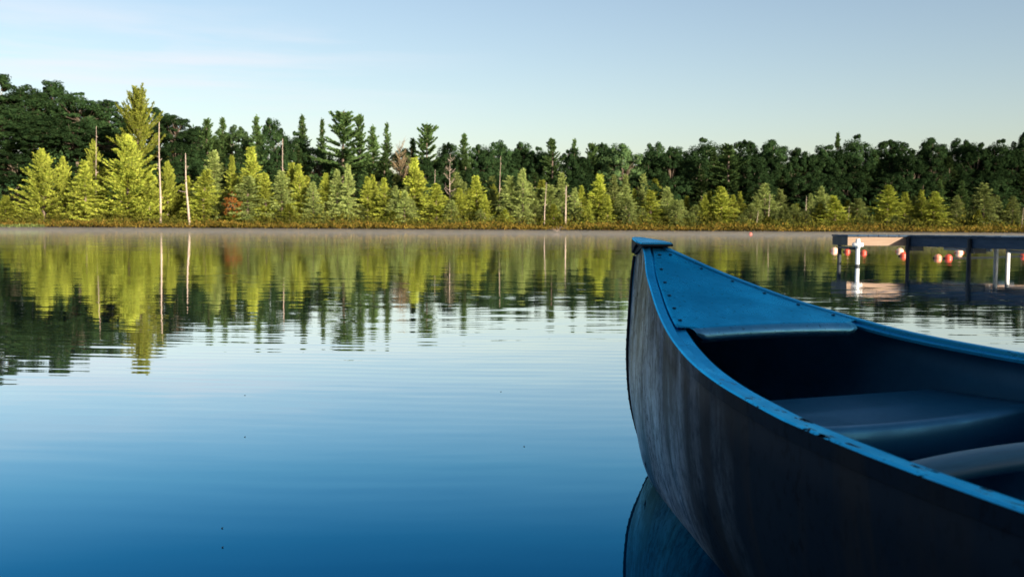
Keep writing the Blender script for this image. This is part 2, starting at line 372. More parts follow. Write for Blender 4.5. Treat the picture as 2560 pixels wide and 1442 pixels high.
# ------------------------------------------------------------------ far shore, front row of sunlit conifers
FG = 'sunlit conifers along the far shore'
for kind, px, top, hw, Y, tint, label in [
    ('larch', 12, 490, 22, 134, .95, 'low yellow bushy conifer cut by the left picture edge'),
    ('pine', 106, 375, 58, 137, .92, 'broad yellow pine with bare lower trunk, first big tree from the left'),
    ('pine', 158, 394, 38, 139, .95, 'yellow pine close beside the leftmost broad pine with bare lower trunk'),
    ('larch', 212, 404, 30, 135, 1.08, 'bright narrow yellow larch standing left of the biggest yellow pine'),
    ('pine', 234, 352, 36, 143, .72, 'olive pine behind the narrow larch with a bare spike rising from it'),
    ('pine', 318, 340, 76, 137, 1.08, 'biggest bright yellow pine on the shore, widest of the lit trees'),
    ('oldpine', 342, 229, 56, 152, .50, 'tallest olive green pine rising into the sky above the yellow pines'),
    ('pine', 372, 430, 45, 138, 1.0, 'yellow pine at the foot of the taller white dead trunk'),
    ('pine', 417, 405, 40, 141, .85, 'dull yellow pine between the two tall white dead trunks'),
    ('pale', 534, 378, 32, 142, .95, 'pale green pointed larch behind the row right of the shorter white trunk'),
    ('larch', 505, 424, 32, 136, .98, 'yellow green larch just right of the shorter white dead trunk'),
    ('larch', 578, 391, 17, 141, .85, 'thin olive larch directly above the rusty red shrub'),
    ('larch', 629, 371, 30, 139, 1.10, 'tall bright yellow larch right of the rusty red shrub'),
    ('pale', 617, 440, 34, 135, .95, 'pale rounded larch in front of the tall larch near the rusty shrub'),
    ('larch', 664, 434, 24, 136, 1.02, 'yellow larch left of the trunk with the bare feathery top'),
    ('pale', 704, 428, 26, 136, .92, 'pale grey green larch under the trunk with the bare feathery top'),
    ('larch', 728, 408, 23, 139, 1.0, 'left one of two yellow larches right of the bare feathery top'),
    ('larch', 749, 412, 21, 137, 1.02, 'right one of two yellow larches right of the bare feathery top'),
    ('pale', 783, 455, 19, 135, .98, 'short pale larch below the tall tiered dark pine, left of its trunk'),
    ('larch', 813, 436, 20, 137, .9, 'slim olive larch below the tall tiered dark pine'),
    ('pale', 843, 424, 19, 136, 1.0, 'pale slim larch right under the tall tiered dark pine'),
    ('pale', 870, 410, 17, 135, 1.08, 'tall pale larch with two whitish stems below the tiered pine'),
    ('larch', 919, 444, 21, 137, 1.04, 'yellow larch left of the bare brown tree, with a twin beside it'),
    ('larch', 937, 437, 15, 139, .95, 'slim twin larch below and left of the bare brown tree'),
    ('larch', 962, 446, 19, 136, 1.02, 'yellow pointed larch just below and left of the bare brown tree'),
    ('pale', 988, 465, 15, 135, 1.0, 'small pale larch directly below the bare brown tree'),
    ('pale', 1011, 478, 19, 134, 1.05, 'short pale larch in front of the bright golden larch'),
    ('pale', 1031, 500, 13, 135, .9, 'lowest pale larch at the foot of the bright golden larch'),
    ('larch', 1036, 397, 27, 143, 1.2, 'bright golden larch standing tall beside the bare brown tree'),
    ('larch', 1090, 461, 30, 135, 1.05, 'wide yellow larch left of the leafless white tree'),
    ('pale', 1128, 500, 16, 134, .9, 'small pale larch at the foot of the leafless white tree'),
    ('larch', 1154, 471, 22, 136, .98, 'yellow green larch just right of the leafless white tree'),
    ('larch', 1192, 441, 25, 137, 1.12, 'bright pointed yellow larch midway along the shore, lit like gold'),
    ('larch', 1212, 488, 14, 135, 1.05, 'small yellow larch leaning on the right of a bright pointed one'),
    ('pine', 1235, 462, 22, 142, .5, 'dark green young pine in the shade under the thin leaning spike'),
    ('pale', 1277, 441, 26, 136, 1.02, 'pale feathery larch right of the thin leaning spike'),
    ('pale', 1308, 422, 18, 135, .95, 'narrowest tall pale larch with a visible whitish stem, midway along the shore'),
    ('pale', 1322, 455, 24, 138, .95, 'pale larch tucked behind the narrowest tall larch'),
    ('pale', 1350, 470, 26, 139, .92, 'pale larch left behind the leaning white trunk in mid shore'),
    ('pale', 1376, 463, 26, 137, 1.0, 'pale round larch crossed by the leaning white trunk in mid shore'),
    ('pale', 1438, 469, 15, 136, .95, 'thin pale larch just right of the hooked dead trunk'),
    ('larch', 1453, 466, 17, 138, .98, 'yellowish slim larch second from the hooked dead trunk'),
    ('larch', 1471, 500, 11, 134, 1.0, 'tiny yellow larch between the hooked trunk and the bright pointed larch'),
    ('larch', 1498, 437, 25, 138, 1.14, 'bright yellow pointed larch left of the canoe bow'),
    ('larch', 1519, 490, 14, 135, .98, 'low yellow larch at the right foot of the bright pointed one near the bow'),
    ('pale', 1565, 464, 22, 136, .9, 'grey green larch just left above the canoe bow'),
    ('pale', 1607, 463, 13, 138, .82, 'thin grey green larch directly above the canoe bow'),
    ('larch', 1628, 477, 27, 136, .88, 'dull yellow spreading larch just right above the canoe bow'),
    ('pale', 1686, 500, 25, 136, .88, 'pale squat larch above the canoe deck'),
    ('pale', 1703, 500, 13, 135, .9, 'thin pale larch beside the squat one above the canoe deck'),
    ('pale', 1730, 530, 13, 134, .78, 'tiny olive larch between the deck and the pair with rusty stems'),
    ('larch', 1759, 488, 15, 136, .78, 'olive larch with a rusty stem left of the lit yellow larch'),
    ('larch', 1774, 479, 15, 138, .66, 'brownish larch close left of the lit yellow larch above the deck'),
    ('larch', 1804, 469, 28, 136, 1.02, 'lit yellow layered larch above the middle of the canoe deck'),
    ('larch', 1832, 489, 17, 138, .9, 'yellow green larch touching the right side of the layered lit one'),
    ('pale', 1856, 537, 13, 134, .7, 'tiny dull larch above the small red float on the far water'),
    ('pale', 1889, 490, 16, 137, .8, 'dull pointed larch behind the short pale stub trunk'),
    ('pale', 1913, 459, 25, 138, .92, 'tall pale larch with a bare white stem on its right, right of the stub'),
    ('pale', 1935, 505, 18, 140, .7, 'dim larch in the shadow right of the tall pale one with bare stem'),
    ('pale', 1964, 524, 17, 135, .75, 'left low olive larch of the pair left of the dock'),
    ('pale', 1985, 512, 19, 136, .78, 'right low olive larch of the pair left of the dock'),
    ('pale', 2027, 484, 13, 137, .8, 'slim olive larch beside a thin grey spike left of the dock'),
    ('pale', 2053, 467, 22, 138, .92, 'pale yellow larch behind, left of the bright one at the dock corner'),
    ('larch', 2089, 489, 25, 135, .98, 'bright green yellow larch above the left corner of the dock'),
    ('pale', 2143, 496, 23, 136, .72, 'grey green rounded larch above the sunlit dock face'),
    ('pale', 2174, 540, 11, 135, .65, 'tiny dim larch above the sunlit dock face'),
    ('larch', 2219, 464, 30, 136, .98, 'bright yellow larch rising over the shaded corner of the dock'),
    ('larch', 2263, 482, 20, 137, .72, 'olive larch just right of the bright yellow one over the dock'),
    ('pale', 2286, 489, 15, 139, .66, 'dim larch in the gap between two yellow larches over the dock'),
    ('larch', 2305, 477, 17, 138, .72, 'olive pointed larch left of the rightmost yellow larch'),
    ('larch', 2334, 479, 28, 135, .92, 'rightmost yellow larch over the shaded dock side'),
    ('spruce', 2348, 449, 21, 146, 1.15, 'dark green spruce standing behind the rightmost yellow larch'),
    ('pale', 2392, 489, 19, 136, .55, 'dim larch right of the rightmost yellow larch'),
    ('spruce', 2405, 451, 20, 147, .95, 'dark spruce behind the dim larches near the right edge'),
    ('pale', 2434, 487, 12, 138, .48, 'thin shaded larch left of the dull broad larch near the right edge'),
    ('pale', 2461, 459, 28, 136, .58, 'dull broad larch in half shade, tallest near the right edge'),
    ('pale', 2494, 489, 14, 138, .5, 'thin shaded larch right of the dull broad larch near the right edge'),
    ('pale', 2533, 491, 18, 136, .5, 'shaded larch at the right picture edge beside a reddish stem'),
]:
    tree(kind, px, top, hw, Y, label, tint, FG)  # lower tints toward the right paint shade into the needle colour
tree('rust', 580, 480, 21, 134, 'rusty red brown shrub among the yellow larches', 1.0)
# small fillers between them
FL = 'small young conifers filling the front of the far shore'
for i in range(96):
    px = 455 + i*22.2 + rnd.uniform(-10, 10); far_ = i % 2
    tree('pale' if i % 3 else 'larch', px, (rnd.uniform(462, 500) if far_ else rnd.uniform(498, 535))+max(0, px-1650)*.03, rnd.uniform(13, 22), rnd.uniform(139, 145) if far_ else rnd.uniform(133.5, 138), 'small young conifer crowded at the feet of the lit larches', (1.0 if px < 1700 else .68)*rnd.uniform(.6, 1.0), FL)  # tint drops past the bow to paint the right side's shade
for i in range(34):
    px = 480 + i*36 + rnd.uniform(-14, 14)
    tree('pale' if i % 4 else 'larch', px, rnd.uniform(428, 476), rnd.uniform(17, 24), rnd.uniform(143, 147), 'soft pale conifer half hidden behind the front row of larches', rnd.uniform(.6, .95), 'half hidden conifers behind the front row')
# dead trunks
DG = 'bare dead trunks on the far shore'
for key, px, top, hw, Y, label in [
    (('snag', 0), 397, 305, 36, 134, 'tallest white dead trunk with thin side twigs before the yellow pines'),
    (('snag', 1), 470, 383, 40, 132.5, 'second tall white dead trunk, standing at the water line left of the pale larches'),
    (('snag', 2), 236, 316, 20, 142, 'bare grey spike rising out of the olive pine at left'),
    (('snag', 0), 706, 347, 26, 139, 'dead trunk with a feathery bare top above the pale larch'),
    (('snag', 2), 1084, 424, 16, 135.5, 'thin pinkish dead trunk through the wide yellow larch'),
    (('snag', 2), 1248, 391, 16, 144, 'thin leaning spike against the dark trees in mid shore'),
    (('snag', 2), 1361, 457, 20, 133, 'leaning white trunk crossing a pale round larch in mid shore'),
    (('hooksnag', 0), 1413, 464, 28, 133, 'hooked dead trunk with a bent branch at its top'),
    (('snag', 2), 1892, 527, 14, 132.5, 'short pale stub trunk near the small red float'),
    (('snag', 2), 1922, 486, 12, 134.5, 'bare white stem on the right of the tall pale larch'),
    (('snag', 0), 2016, 490, 14, 136, 'thin grey spike left of the dock corner'),
    (('snag', 2), 2121, 515, 10, 135, 'short grey spike above the sunlit dock face'),
    (('snag', 2), 2556, 520, 12, 134, 'reddish bare stem at the right picture edge'),
    (('dead', 0), 1125, 384, 26, 137, 'leafless white tree with outspread branches in mid shore'),
]:
    tree(key[0], px, top, hw, Y, label, 1.0, DG, n=key[1])
tree('bare', 1000, 352, 34, 147, 'bare brown twiggy tree with several pale stems behind the larches', 1.0)

# ------------------------------------------------------------------ the darker wood behind
BG = 'taller darker trees behind the lit conifers'
hill = 'dark leafy tree of the wooded hill at far left'
broad = 'dark rounded broadleaf tree in the back row above the larches'
rightw = 'blackish broadleaf tree in the shaded wood above the dock'  # low tints put this wood's shade into its leaf colour
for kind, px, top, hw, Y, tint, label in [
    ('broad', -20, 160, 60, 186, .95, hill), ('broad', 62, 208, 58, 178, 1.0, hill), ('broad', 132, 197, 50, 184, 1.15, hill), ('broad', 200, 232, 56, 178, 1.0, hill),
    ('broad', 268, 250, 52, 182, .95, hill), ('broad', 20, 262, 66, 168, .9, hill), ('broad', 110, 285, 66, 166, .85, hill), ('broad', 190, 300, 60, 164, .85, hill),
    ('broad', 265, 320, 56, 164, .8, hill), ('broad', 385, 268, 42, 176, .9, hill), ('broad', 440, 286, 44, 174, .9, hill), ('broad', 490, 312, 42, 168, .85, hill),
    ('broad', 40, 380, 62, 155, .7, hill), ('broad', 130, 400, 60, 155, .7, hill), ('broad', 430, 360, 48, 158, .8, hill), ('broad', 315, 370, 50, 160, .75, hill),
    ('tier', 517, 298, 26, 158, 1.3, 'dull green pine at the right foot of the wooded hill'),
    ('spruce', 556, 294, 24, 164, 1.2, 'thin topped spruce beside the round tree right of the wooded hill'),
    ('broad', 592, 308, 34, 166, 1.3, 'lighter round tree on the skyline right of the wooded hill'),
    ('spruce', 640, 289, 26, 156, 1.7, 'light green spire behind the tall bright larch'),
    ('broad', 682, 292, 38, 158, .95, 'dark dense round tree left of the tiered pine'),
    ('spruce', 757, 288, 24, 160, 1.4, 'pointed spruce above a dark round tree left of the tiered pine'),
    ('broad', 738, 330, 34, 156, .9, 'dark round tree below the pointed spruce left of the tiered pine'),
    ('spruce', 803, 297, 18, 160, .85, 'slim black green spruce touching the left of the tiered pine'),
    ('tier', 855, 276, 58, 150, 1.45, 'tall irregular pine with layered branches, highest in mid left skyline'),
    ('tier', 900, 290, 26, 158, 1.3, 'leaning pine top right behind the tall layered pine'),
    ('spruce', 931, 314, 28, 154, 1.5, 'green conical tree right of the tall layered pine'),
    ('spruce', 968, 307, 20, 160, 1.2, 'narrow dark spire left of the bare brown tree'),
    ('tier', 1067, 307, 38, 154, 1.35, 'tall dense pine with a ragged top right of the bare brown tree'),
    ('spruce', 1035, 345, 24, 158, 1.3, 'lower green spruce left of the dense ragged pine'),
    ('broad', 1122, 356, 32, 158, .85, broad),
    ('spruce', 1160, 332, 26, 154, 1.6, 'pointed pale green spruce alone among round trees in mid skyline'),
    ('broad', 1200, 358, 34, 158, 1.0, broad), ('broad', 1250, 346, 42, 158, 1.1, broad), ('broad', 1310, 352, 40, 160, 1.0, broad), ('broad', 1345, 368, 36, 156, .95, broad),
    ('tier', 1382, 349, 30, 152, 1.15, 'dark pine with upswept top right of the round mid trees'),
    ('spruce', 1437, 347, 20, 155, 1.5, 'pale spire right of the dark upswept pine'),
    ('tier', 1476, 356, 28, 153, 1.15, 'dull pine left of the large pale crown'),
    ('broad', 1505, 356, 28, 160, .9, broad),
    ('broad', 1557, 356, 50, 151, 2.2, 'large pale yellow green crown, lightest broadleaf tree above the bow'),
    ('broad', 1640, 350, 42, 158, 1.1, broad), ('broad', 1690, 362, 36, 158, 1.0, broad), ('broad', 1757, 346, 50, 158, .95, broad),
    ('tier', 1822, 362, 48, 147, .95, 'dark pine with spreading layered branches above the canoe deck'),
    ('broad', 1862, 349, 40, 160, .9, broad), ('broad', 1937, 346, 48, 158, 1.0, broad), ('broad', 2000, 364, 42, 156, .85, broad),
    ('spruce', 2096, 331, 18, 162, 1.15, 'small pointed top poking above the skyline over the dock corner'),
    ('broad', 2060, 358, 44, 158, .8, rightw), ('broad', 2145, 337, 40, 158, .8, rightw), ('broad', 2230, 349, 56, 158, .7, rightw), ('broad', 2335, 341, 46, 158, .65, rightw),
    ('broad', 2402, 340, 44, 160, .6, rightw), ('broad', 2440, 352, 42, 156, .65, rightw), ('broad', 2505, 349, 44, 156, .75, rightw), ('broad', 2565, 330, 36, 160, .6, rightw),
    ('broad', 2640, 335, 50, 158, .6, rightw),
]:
    tree(kind, px, top, hw, Y, label, tint, BG, (1.25, 1.08, 1.1) if tint > 1.25 and kind == 'broad' else (1, 1, 1))
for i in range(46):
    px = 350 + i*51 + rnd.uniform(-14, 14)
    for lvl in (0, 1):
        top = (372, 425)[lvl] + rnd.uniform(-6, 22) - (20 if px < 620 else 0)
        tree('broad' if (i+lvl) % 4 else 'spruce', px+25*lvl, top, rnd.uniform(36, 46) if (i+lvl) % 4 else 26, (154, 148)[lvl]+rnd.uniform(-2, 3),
             'dim tree filling the shaded understory behind the lit conifers', (.95 if px < 1700 else .65)*rnd.uniform(.7, 1.0), 'dim understory trees behind the lit conifers')  # right half tinted darker in place of shade

# ------------------------------------------------------------------ low growth (nobody could count it)
M['reed'] = foliage_mat('shore_reeds', (.09, .12, .03), (.16, .19, .06), .2)
def brush(name, n, xr, dy, hmax, sc, mt, seed, mound=2.2, lo=.0):
    rng = np.random.default_rng(seed); k = n
    x = rng.uniform(*xr, k); d = rng.uniform(*dy, k)
    y = shore_y(x) + d; z0 = ground_z(x, y)
    hm = hmax*(.22+.78*np.clip(.45+.45*np.sin(x*mound+d*1.3)*np.sin(x*.71*mound+2)+.3*np.sin(x*.37+seed)+.18*rng.normal(size=k), 0, 1))
    z = z0 + lo + hm*rng.uniform(0, 1, k)**.7
    P = np.stack([x, y, z], 1); D = rng.normal(size=(k, 3))*.7 + np.array([0, -.1, .7])
    return quads(name, diamonds(P, D, sc*rng.uniform(.6, 1.4, k), sc*.45*rng.uniform(.6, 1.4, k), rng), mt)
tag(brush('shore_heath', 30000, (-95, 95), (.15, 3.2), .85, .26, M['heath'], 3, lo=.10), 'rusty brown heath lining the far water edge', 'heath', kind='stuff')
tag(brush('shore_bushes', 16000, (-95, 95), (.6, 3.4), 1.7, .26, M['green_heath'], 13, .83, lo=.1), 'olive bushes mixed into the rusty heath by the water', 'bushes', kind='stuff')
tag(brush('undergrowth', 26000, (-95, 95), (2.6, 17), 1.9, .40, M['green_heath'], 4, 1.3), 'olive undergrowth between the far shore trunks', 'undergrowth', kind='stuff')
tag(brush('thicket', 60000, (-110, 110), (15, 62), 5.5, .62, M['leaf'], 9, .9), 'dark leafy thicket filling the depth of the far wood', 'thicket', kind='stuff')
tag(brush('shore_grass', 1500, (-75, -61), (-.3, .4), .32, .3, M['reed'], 6, 4), 'pale green grass patch at the left end of the far shore', 'grass', kind='stuff')
P = at(1396, 578, 129.5); b = MB(); rng = np.random.default_rng(8)
for k in range(9):
    a = rng.uniform(-1, 1); tube_into(b, [(0, 0, .05), (1.3*a*.6, .2, .25+.5*rng.random()), (1.5*a, .1, .1+.7*rng.random())], .05, .015, 4)
o = b.build('driftwood', M['bark'], None, True); o.location = (P[0], 129.3, .05); tag(o, 'pale tangled driftwood roots at the far water edge', 'driftwood')

# the wood on the near shore behind the viewer, which shades the canoe and the hull side
rng = np.random.default_rng(77); srcs = [broadleaf(401+i, 13, 3.6, .04, 56, 60, .75)['crown'][0] for i in range(3)]; allq = []
def stand(x, y, s):
    a = rng.uniform(0, 6.28); q = srcs[int(rng.integers(3))]; c, sn = math.cos(a), math.sin(a)
    V = np.stack([q[..., 0]*c-q[..., 1]*sn, q[..., 0]*sn+q[..., 1]*c, q[..., 2]*.95], -1)*s
    allq.append(V+np.array([x, y, float(ground_z(x, y))-1.2]))
for k in range(64):
    x = rng.uniform(-34, 26); y = rng.uniform(-28, -7.5)
    if not (x > 17 and y > -15): stand(x, y, rng.uniform(.9, 1.2))
for k in range(60): stand(rng.uniform(-75, -30), rng.uniform(-34, -8), rng.uniform(.95, 1.25))
for k in range(60): stand(rng.uniform(-10, 100), rng.uniform(-66, -38), rng.uniform(.95, 1.1))
tag(quads('shore_woods', np.concatenate(allq), M['leaf']), 'shady wood on the near shore', 'woods', kind='stuff')


# ------------------------------------------------------------------ canoe (local x runs aft along the keel, y to starboard)
def paint(name, base, dark, metal=.55, rough=.36, dirt=.0, speck=.0):
    mt, t, p = mat(name); v = coords(t)
    if metal > .8: p.inputs['Specular Tint'].default_value = (.22, .72, .95, 1)
    n = t.noise(v, 9, 5, .65); c = t.mix(t.ramp(n.outputs[0], [(.35, 0.0), (.75, 1.0)]), base, dark)
    if metal > .8:
        sm_ = t.noise(t.vmul(v, (2.2, 5, 5)), 1.0, 5, .65, .6); c = t.mix(t.ramp(sm_.outputs[0], [(.38, .0), (.66, .55)]), c, (.05, .30, .46))
        sc_ = t.noise(t.vmul(v, (6, 190, 190)), 1.0, 2, .5); c = t.mix(t.ramp(sc_.outputs[0], [(.66, .0), (.72, .5)]), c, (.16, .62, .86))
    f = t.noise(v, 120, 2, .5); c = t.mix(t.math('MULTIPLY', t.ramp(f.outputs[0], [(.64, 0.0), (.70, 1.0)]), speck), c, (.01, .012, .015))
    if dirt:
        d = t.noise(t.vmul(v, (26, 85, 85)), 1.0, 3, .6)
        sx_ = t.n.new('ShaderNodeSeparateXYZ'); t.l.new(v, sx_.inputs[0])
        k = t.math('MULTIPLY', t.ramp(d.outputs[0], [(.60, 0.0), (.64, 1.0)]), t.math('MULTIPLY', t.ramp(sx_.outputs[0], [(.28, 0.0), (.42, 1.0)]), dirt))
        c = t.mix(k, c, (.004, .005, .006)); inv = t.math('SUBTRACT', 1.0, k); t.set(p, 'Metallic', t.math('MULTIPLY', inv, metal)); t.set(p, 'Specular IOR Level', t.math('MULTIPLY', inv, .5))
    else: t.set(p, 'Metallic', metal)
    t.set(p, 'Base Color', c); t.set(p, 'Roughness', t.ramp(n.outputs[0], [(.3, rough-.06), (.7, rough+.12)]))
    bp = t.new('ShaderNodeBump', ins={'Strength': .12, 'Distance': .004, 'Height': t.noise(v, 14, 4, .6).outputs[0]}); t.l.new(bp.outputs[0], p.inputs['Normal'])
    return mt
M['deck'] = paint('blue_painted_metal', (.035, .50, .72), (.014, .36, .54), .9, .27, speck=.6)
M['gunwale'] = paint('worn_blue_trim', (.045, .56, .86), (.020, .44, .72), .85, .30, dirt=1.0, speck=.4)
M['lip_glint'] = paint('lip_highlight_metal', (.22, .50, .64), (.10, .40, .56), .85, .3, speck=.4)  # paler rim colour paints the highlight along the rolled lip
M['rivet'] = plain_mat('dark_blue_rivet', (.006, .12, .22), (.008, .15, .26), 40, .5)
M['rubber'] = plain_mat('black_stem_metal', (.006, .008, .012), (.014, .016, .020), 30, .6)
# weathered hull: worn bow, stains and specks; darkening aft paints in the shade
mt, t, p = mat('weathered_hull'); v = coords(t)
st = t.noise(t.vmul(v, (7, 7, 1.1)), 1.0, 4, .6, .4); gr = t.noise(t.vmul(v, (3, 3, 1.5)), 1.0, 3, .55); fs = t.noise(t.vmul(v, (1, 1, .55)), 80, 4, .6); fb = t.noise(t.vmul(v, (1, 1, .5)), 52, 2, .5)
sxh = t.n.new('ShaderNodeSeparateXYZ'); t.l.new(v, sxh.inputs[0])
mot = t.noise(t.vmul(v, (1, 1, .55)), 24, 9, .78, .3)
wear_and_shade = t.ramp(t.math('ADD', t.math('MULTIPLY', sxh.outputs[0], -.9), t.math('MULTIPLY', gr.outputs[0], 1.1)), [(.30, 0.0), (.80, 1.0)])
c = t.mix(wear_and_shade, (.006, .018, .034), t.mix(t.ramp(mot.outputs[0], [(.43, 0.0), (.60, 1.0)]), (.50, .60, .68), (.045, .06, .08)))
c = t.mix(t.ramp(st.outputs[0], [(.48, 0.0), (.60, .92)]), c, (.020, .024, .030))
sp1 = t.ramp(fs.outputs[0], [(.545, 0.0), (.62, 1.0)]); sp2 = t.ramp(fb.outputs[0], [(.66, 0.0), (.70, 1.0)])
k = t.math('MAXIMUM', t.math('MULTIPLY', sp1, t.ramp(gr.outputs[0], [(.35, .8), (.6, .2)])), t.math('MULTIPLY', sp2, wear_and_shade))
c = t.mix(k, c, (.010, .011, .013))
t.set(p, 'Base Color', c); t.set(p, 'Metallic', t.math('MULTIPLY', t.math('MULTIPLY', t.math('SUBTRACT', 1.0, k), wear_and_shade), .15)); t.set(p, 'Roughness', t.ramp(wear_and_shade, [(.0, .7), (1, .4)])); t.set(p, 'Specular IOR Level', t.math('MULTIPLY', t.math('SUBTRACT', 1.0, k), t.ramp(wear_and_shade, [(0, .08), (1, .2)])))
bp = t.new('ShaderNodeBump', ins={'Strength': .15, 'Distance': .003, 'Height': gr.outputs[0]}); t.l.new(bp.outputs[0], p.inputs['Normal'])
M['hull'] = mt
M['inner'] = paint('inner_hull_paint', (.05, .24, .38), (.035, .17, .28), .1, .5)

MID = 1.75
SG = [-.56, -.45, -.35, -.25, -.15, -.05, .05, .15, .25, .35, .45, .55, .65, .75, .85, 1.0, 1.25, 1.5, 1.75]
bS = cubic(SG, [.006, .047, .097, .142, .186, .2285, .268, .3055, .341, .372, .401, .4275, .454, .473, .489, .507, .525, .533, .535])
zS = cubic(SG, [.594, .559, .5185, .485, .4555, .432, .412, .398, .388, .3805, .376, .3735, .372, .3715, .371, .371, .371, .371, .371])
KP = np.array([(-.562, .590), (-.576, .548), (-.595, .443), (-.603, .369), (-.608, .294), (-.604, .241), (-.592, .18), (-.575, .14), (-.546, .093), (-.52, .057), (-.498, .025), (-.475, 0), (-.42, -.034), (-.34, -.062), (-.2, -.086), (0, -.1), (.4, -.112), (1.0, -.115), (1.75, -.115)])
KA = np.r_[0, np.cumsum(np.hypot(*np.diff(KP, axis=0).T))]; kS, kZ = cubic(KA, KP[:, 0]), cubic(KA, KP[:, 1]); KT = KA[-1]
ROOT = empty('canoe', (.53361, 2.04403, 0), math.atan2(-.92913819, .36973263))
tag(ROOT, 'blue metal canoe with small bow deck floating at the near right', 'canoe')
NU = 18
def hull_station(tau):
    sg = -.56 + (MID+.56)*tau**1.6; k = KT*tau**1.15; sk, zk = float(kS(k)), float(kZ(k)); bg, zg = float(bS(sg)), float(zS(sg))
    n = 1.12 + 1.5*float(sm(0, .62, tau)); out = []
    for j in range(NU+1):
        ph = math.pi/2*j/NU; cy = math.cos(ph)**(2/n) if j < NU else 0.0; w = math.sin(ph)**(2/n)
        out.append((sg+(sk-sg)*w**1.3, bg*cy, zg+(zk-zg)*w))
    return out
taus = np.linspace(0, 1, 64)**1.15
half = [hull_station(x) for x in taus]
rows = half + [[(2*MID-a, l, z) for a, l, z in st_] for st_ in half[-2::-1]]
V = []; Fc = []
W = 2*NU+1
for st_ in rows: V += [(a, -l, z) for a, l, z in st_] + [(a, l, z) for a, l, z in st_[-2::-1]]
for i in range(len(rows)-1):
    for j in range(W-1): Fc.append((i*W+j, i*W+j+1, (i+1)*W+j+1, (i+1)*W+j))
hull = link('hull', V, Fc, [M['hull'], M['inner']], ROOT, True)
so = hull.modifiers.new('shell', 'SOLIDIFY'); so.thickness = .004; so.offset = 1.0; so.material_offset = 1; so.use_even_offset = False
# make sure the original faces are the outside: the copy goes to the inside
nrm0 = hull.data.polygons[20*(W-1)+3].normal
so.offset = -1.0 if nrm0.y < 0 else 1.0
hull.data.materials.clear(); 
for q in ((M['hull'], M['inner'])): hull.data.materials.append(q)

svals = np.concatenate([np.linspace(-.535, .6, 50), np.linspace(.65, 2*MID-.65, 24), np.linspace(2*MID-.6, 2*MID+.535, 50)])
def sh(s): return s if s <= MID else 2*MID-s
PROF = [(.0025, -.026), (-.001, -.024), (-.001, -.003), (.0015, 0), (.016, 0), (.0185, -.002), (.0195, -.0085), (.042, -.0075), (.0445, -.0095), (.0445, -.015), (.040, -.0155), (.006, -.0155)]
for side in (-1, 1):
    V = []; Fc = []; n = len(PROF)
    for s in svals:
        e = .002; b0, z0 = float(bS(sh(s))), float(zS(sh(s))); slope = (float(bS(sh(s)+e))-float(bS(sh(s)-e)))/(2*e); kx = 1/math.sqrt(1+slope*slope)
        sg_ = 1 if s <= MID else -1
        for o_, dz in PROF:
            lat = max(b0-o_*kx, .0005*(.05-o_)/.05); V.append((s+sg_*o_*kx*slope*.9, side*lat, z0+dz+.004))
    for i in range(len(svals)-1):
        for j in range(n): Fc.append((i*n+j, i*n+(j+1) % n, (i+1)*n+(j+1) % n, (i+1)*n+j))
    Fc += [tuple(range(n)), tuple(range((len(svals)-1)*n, len(svals)*n))]
    link('gunwale', V, Fc, [M['gunwale'], M['hull']], ROOT, midx=[1 if q < n*(len(svals)-1) and q % n in (0, 1, 11) else 0 for q in range(len(Fc))])
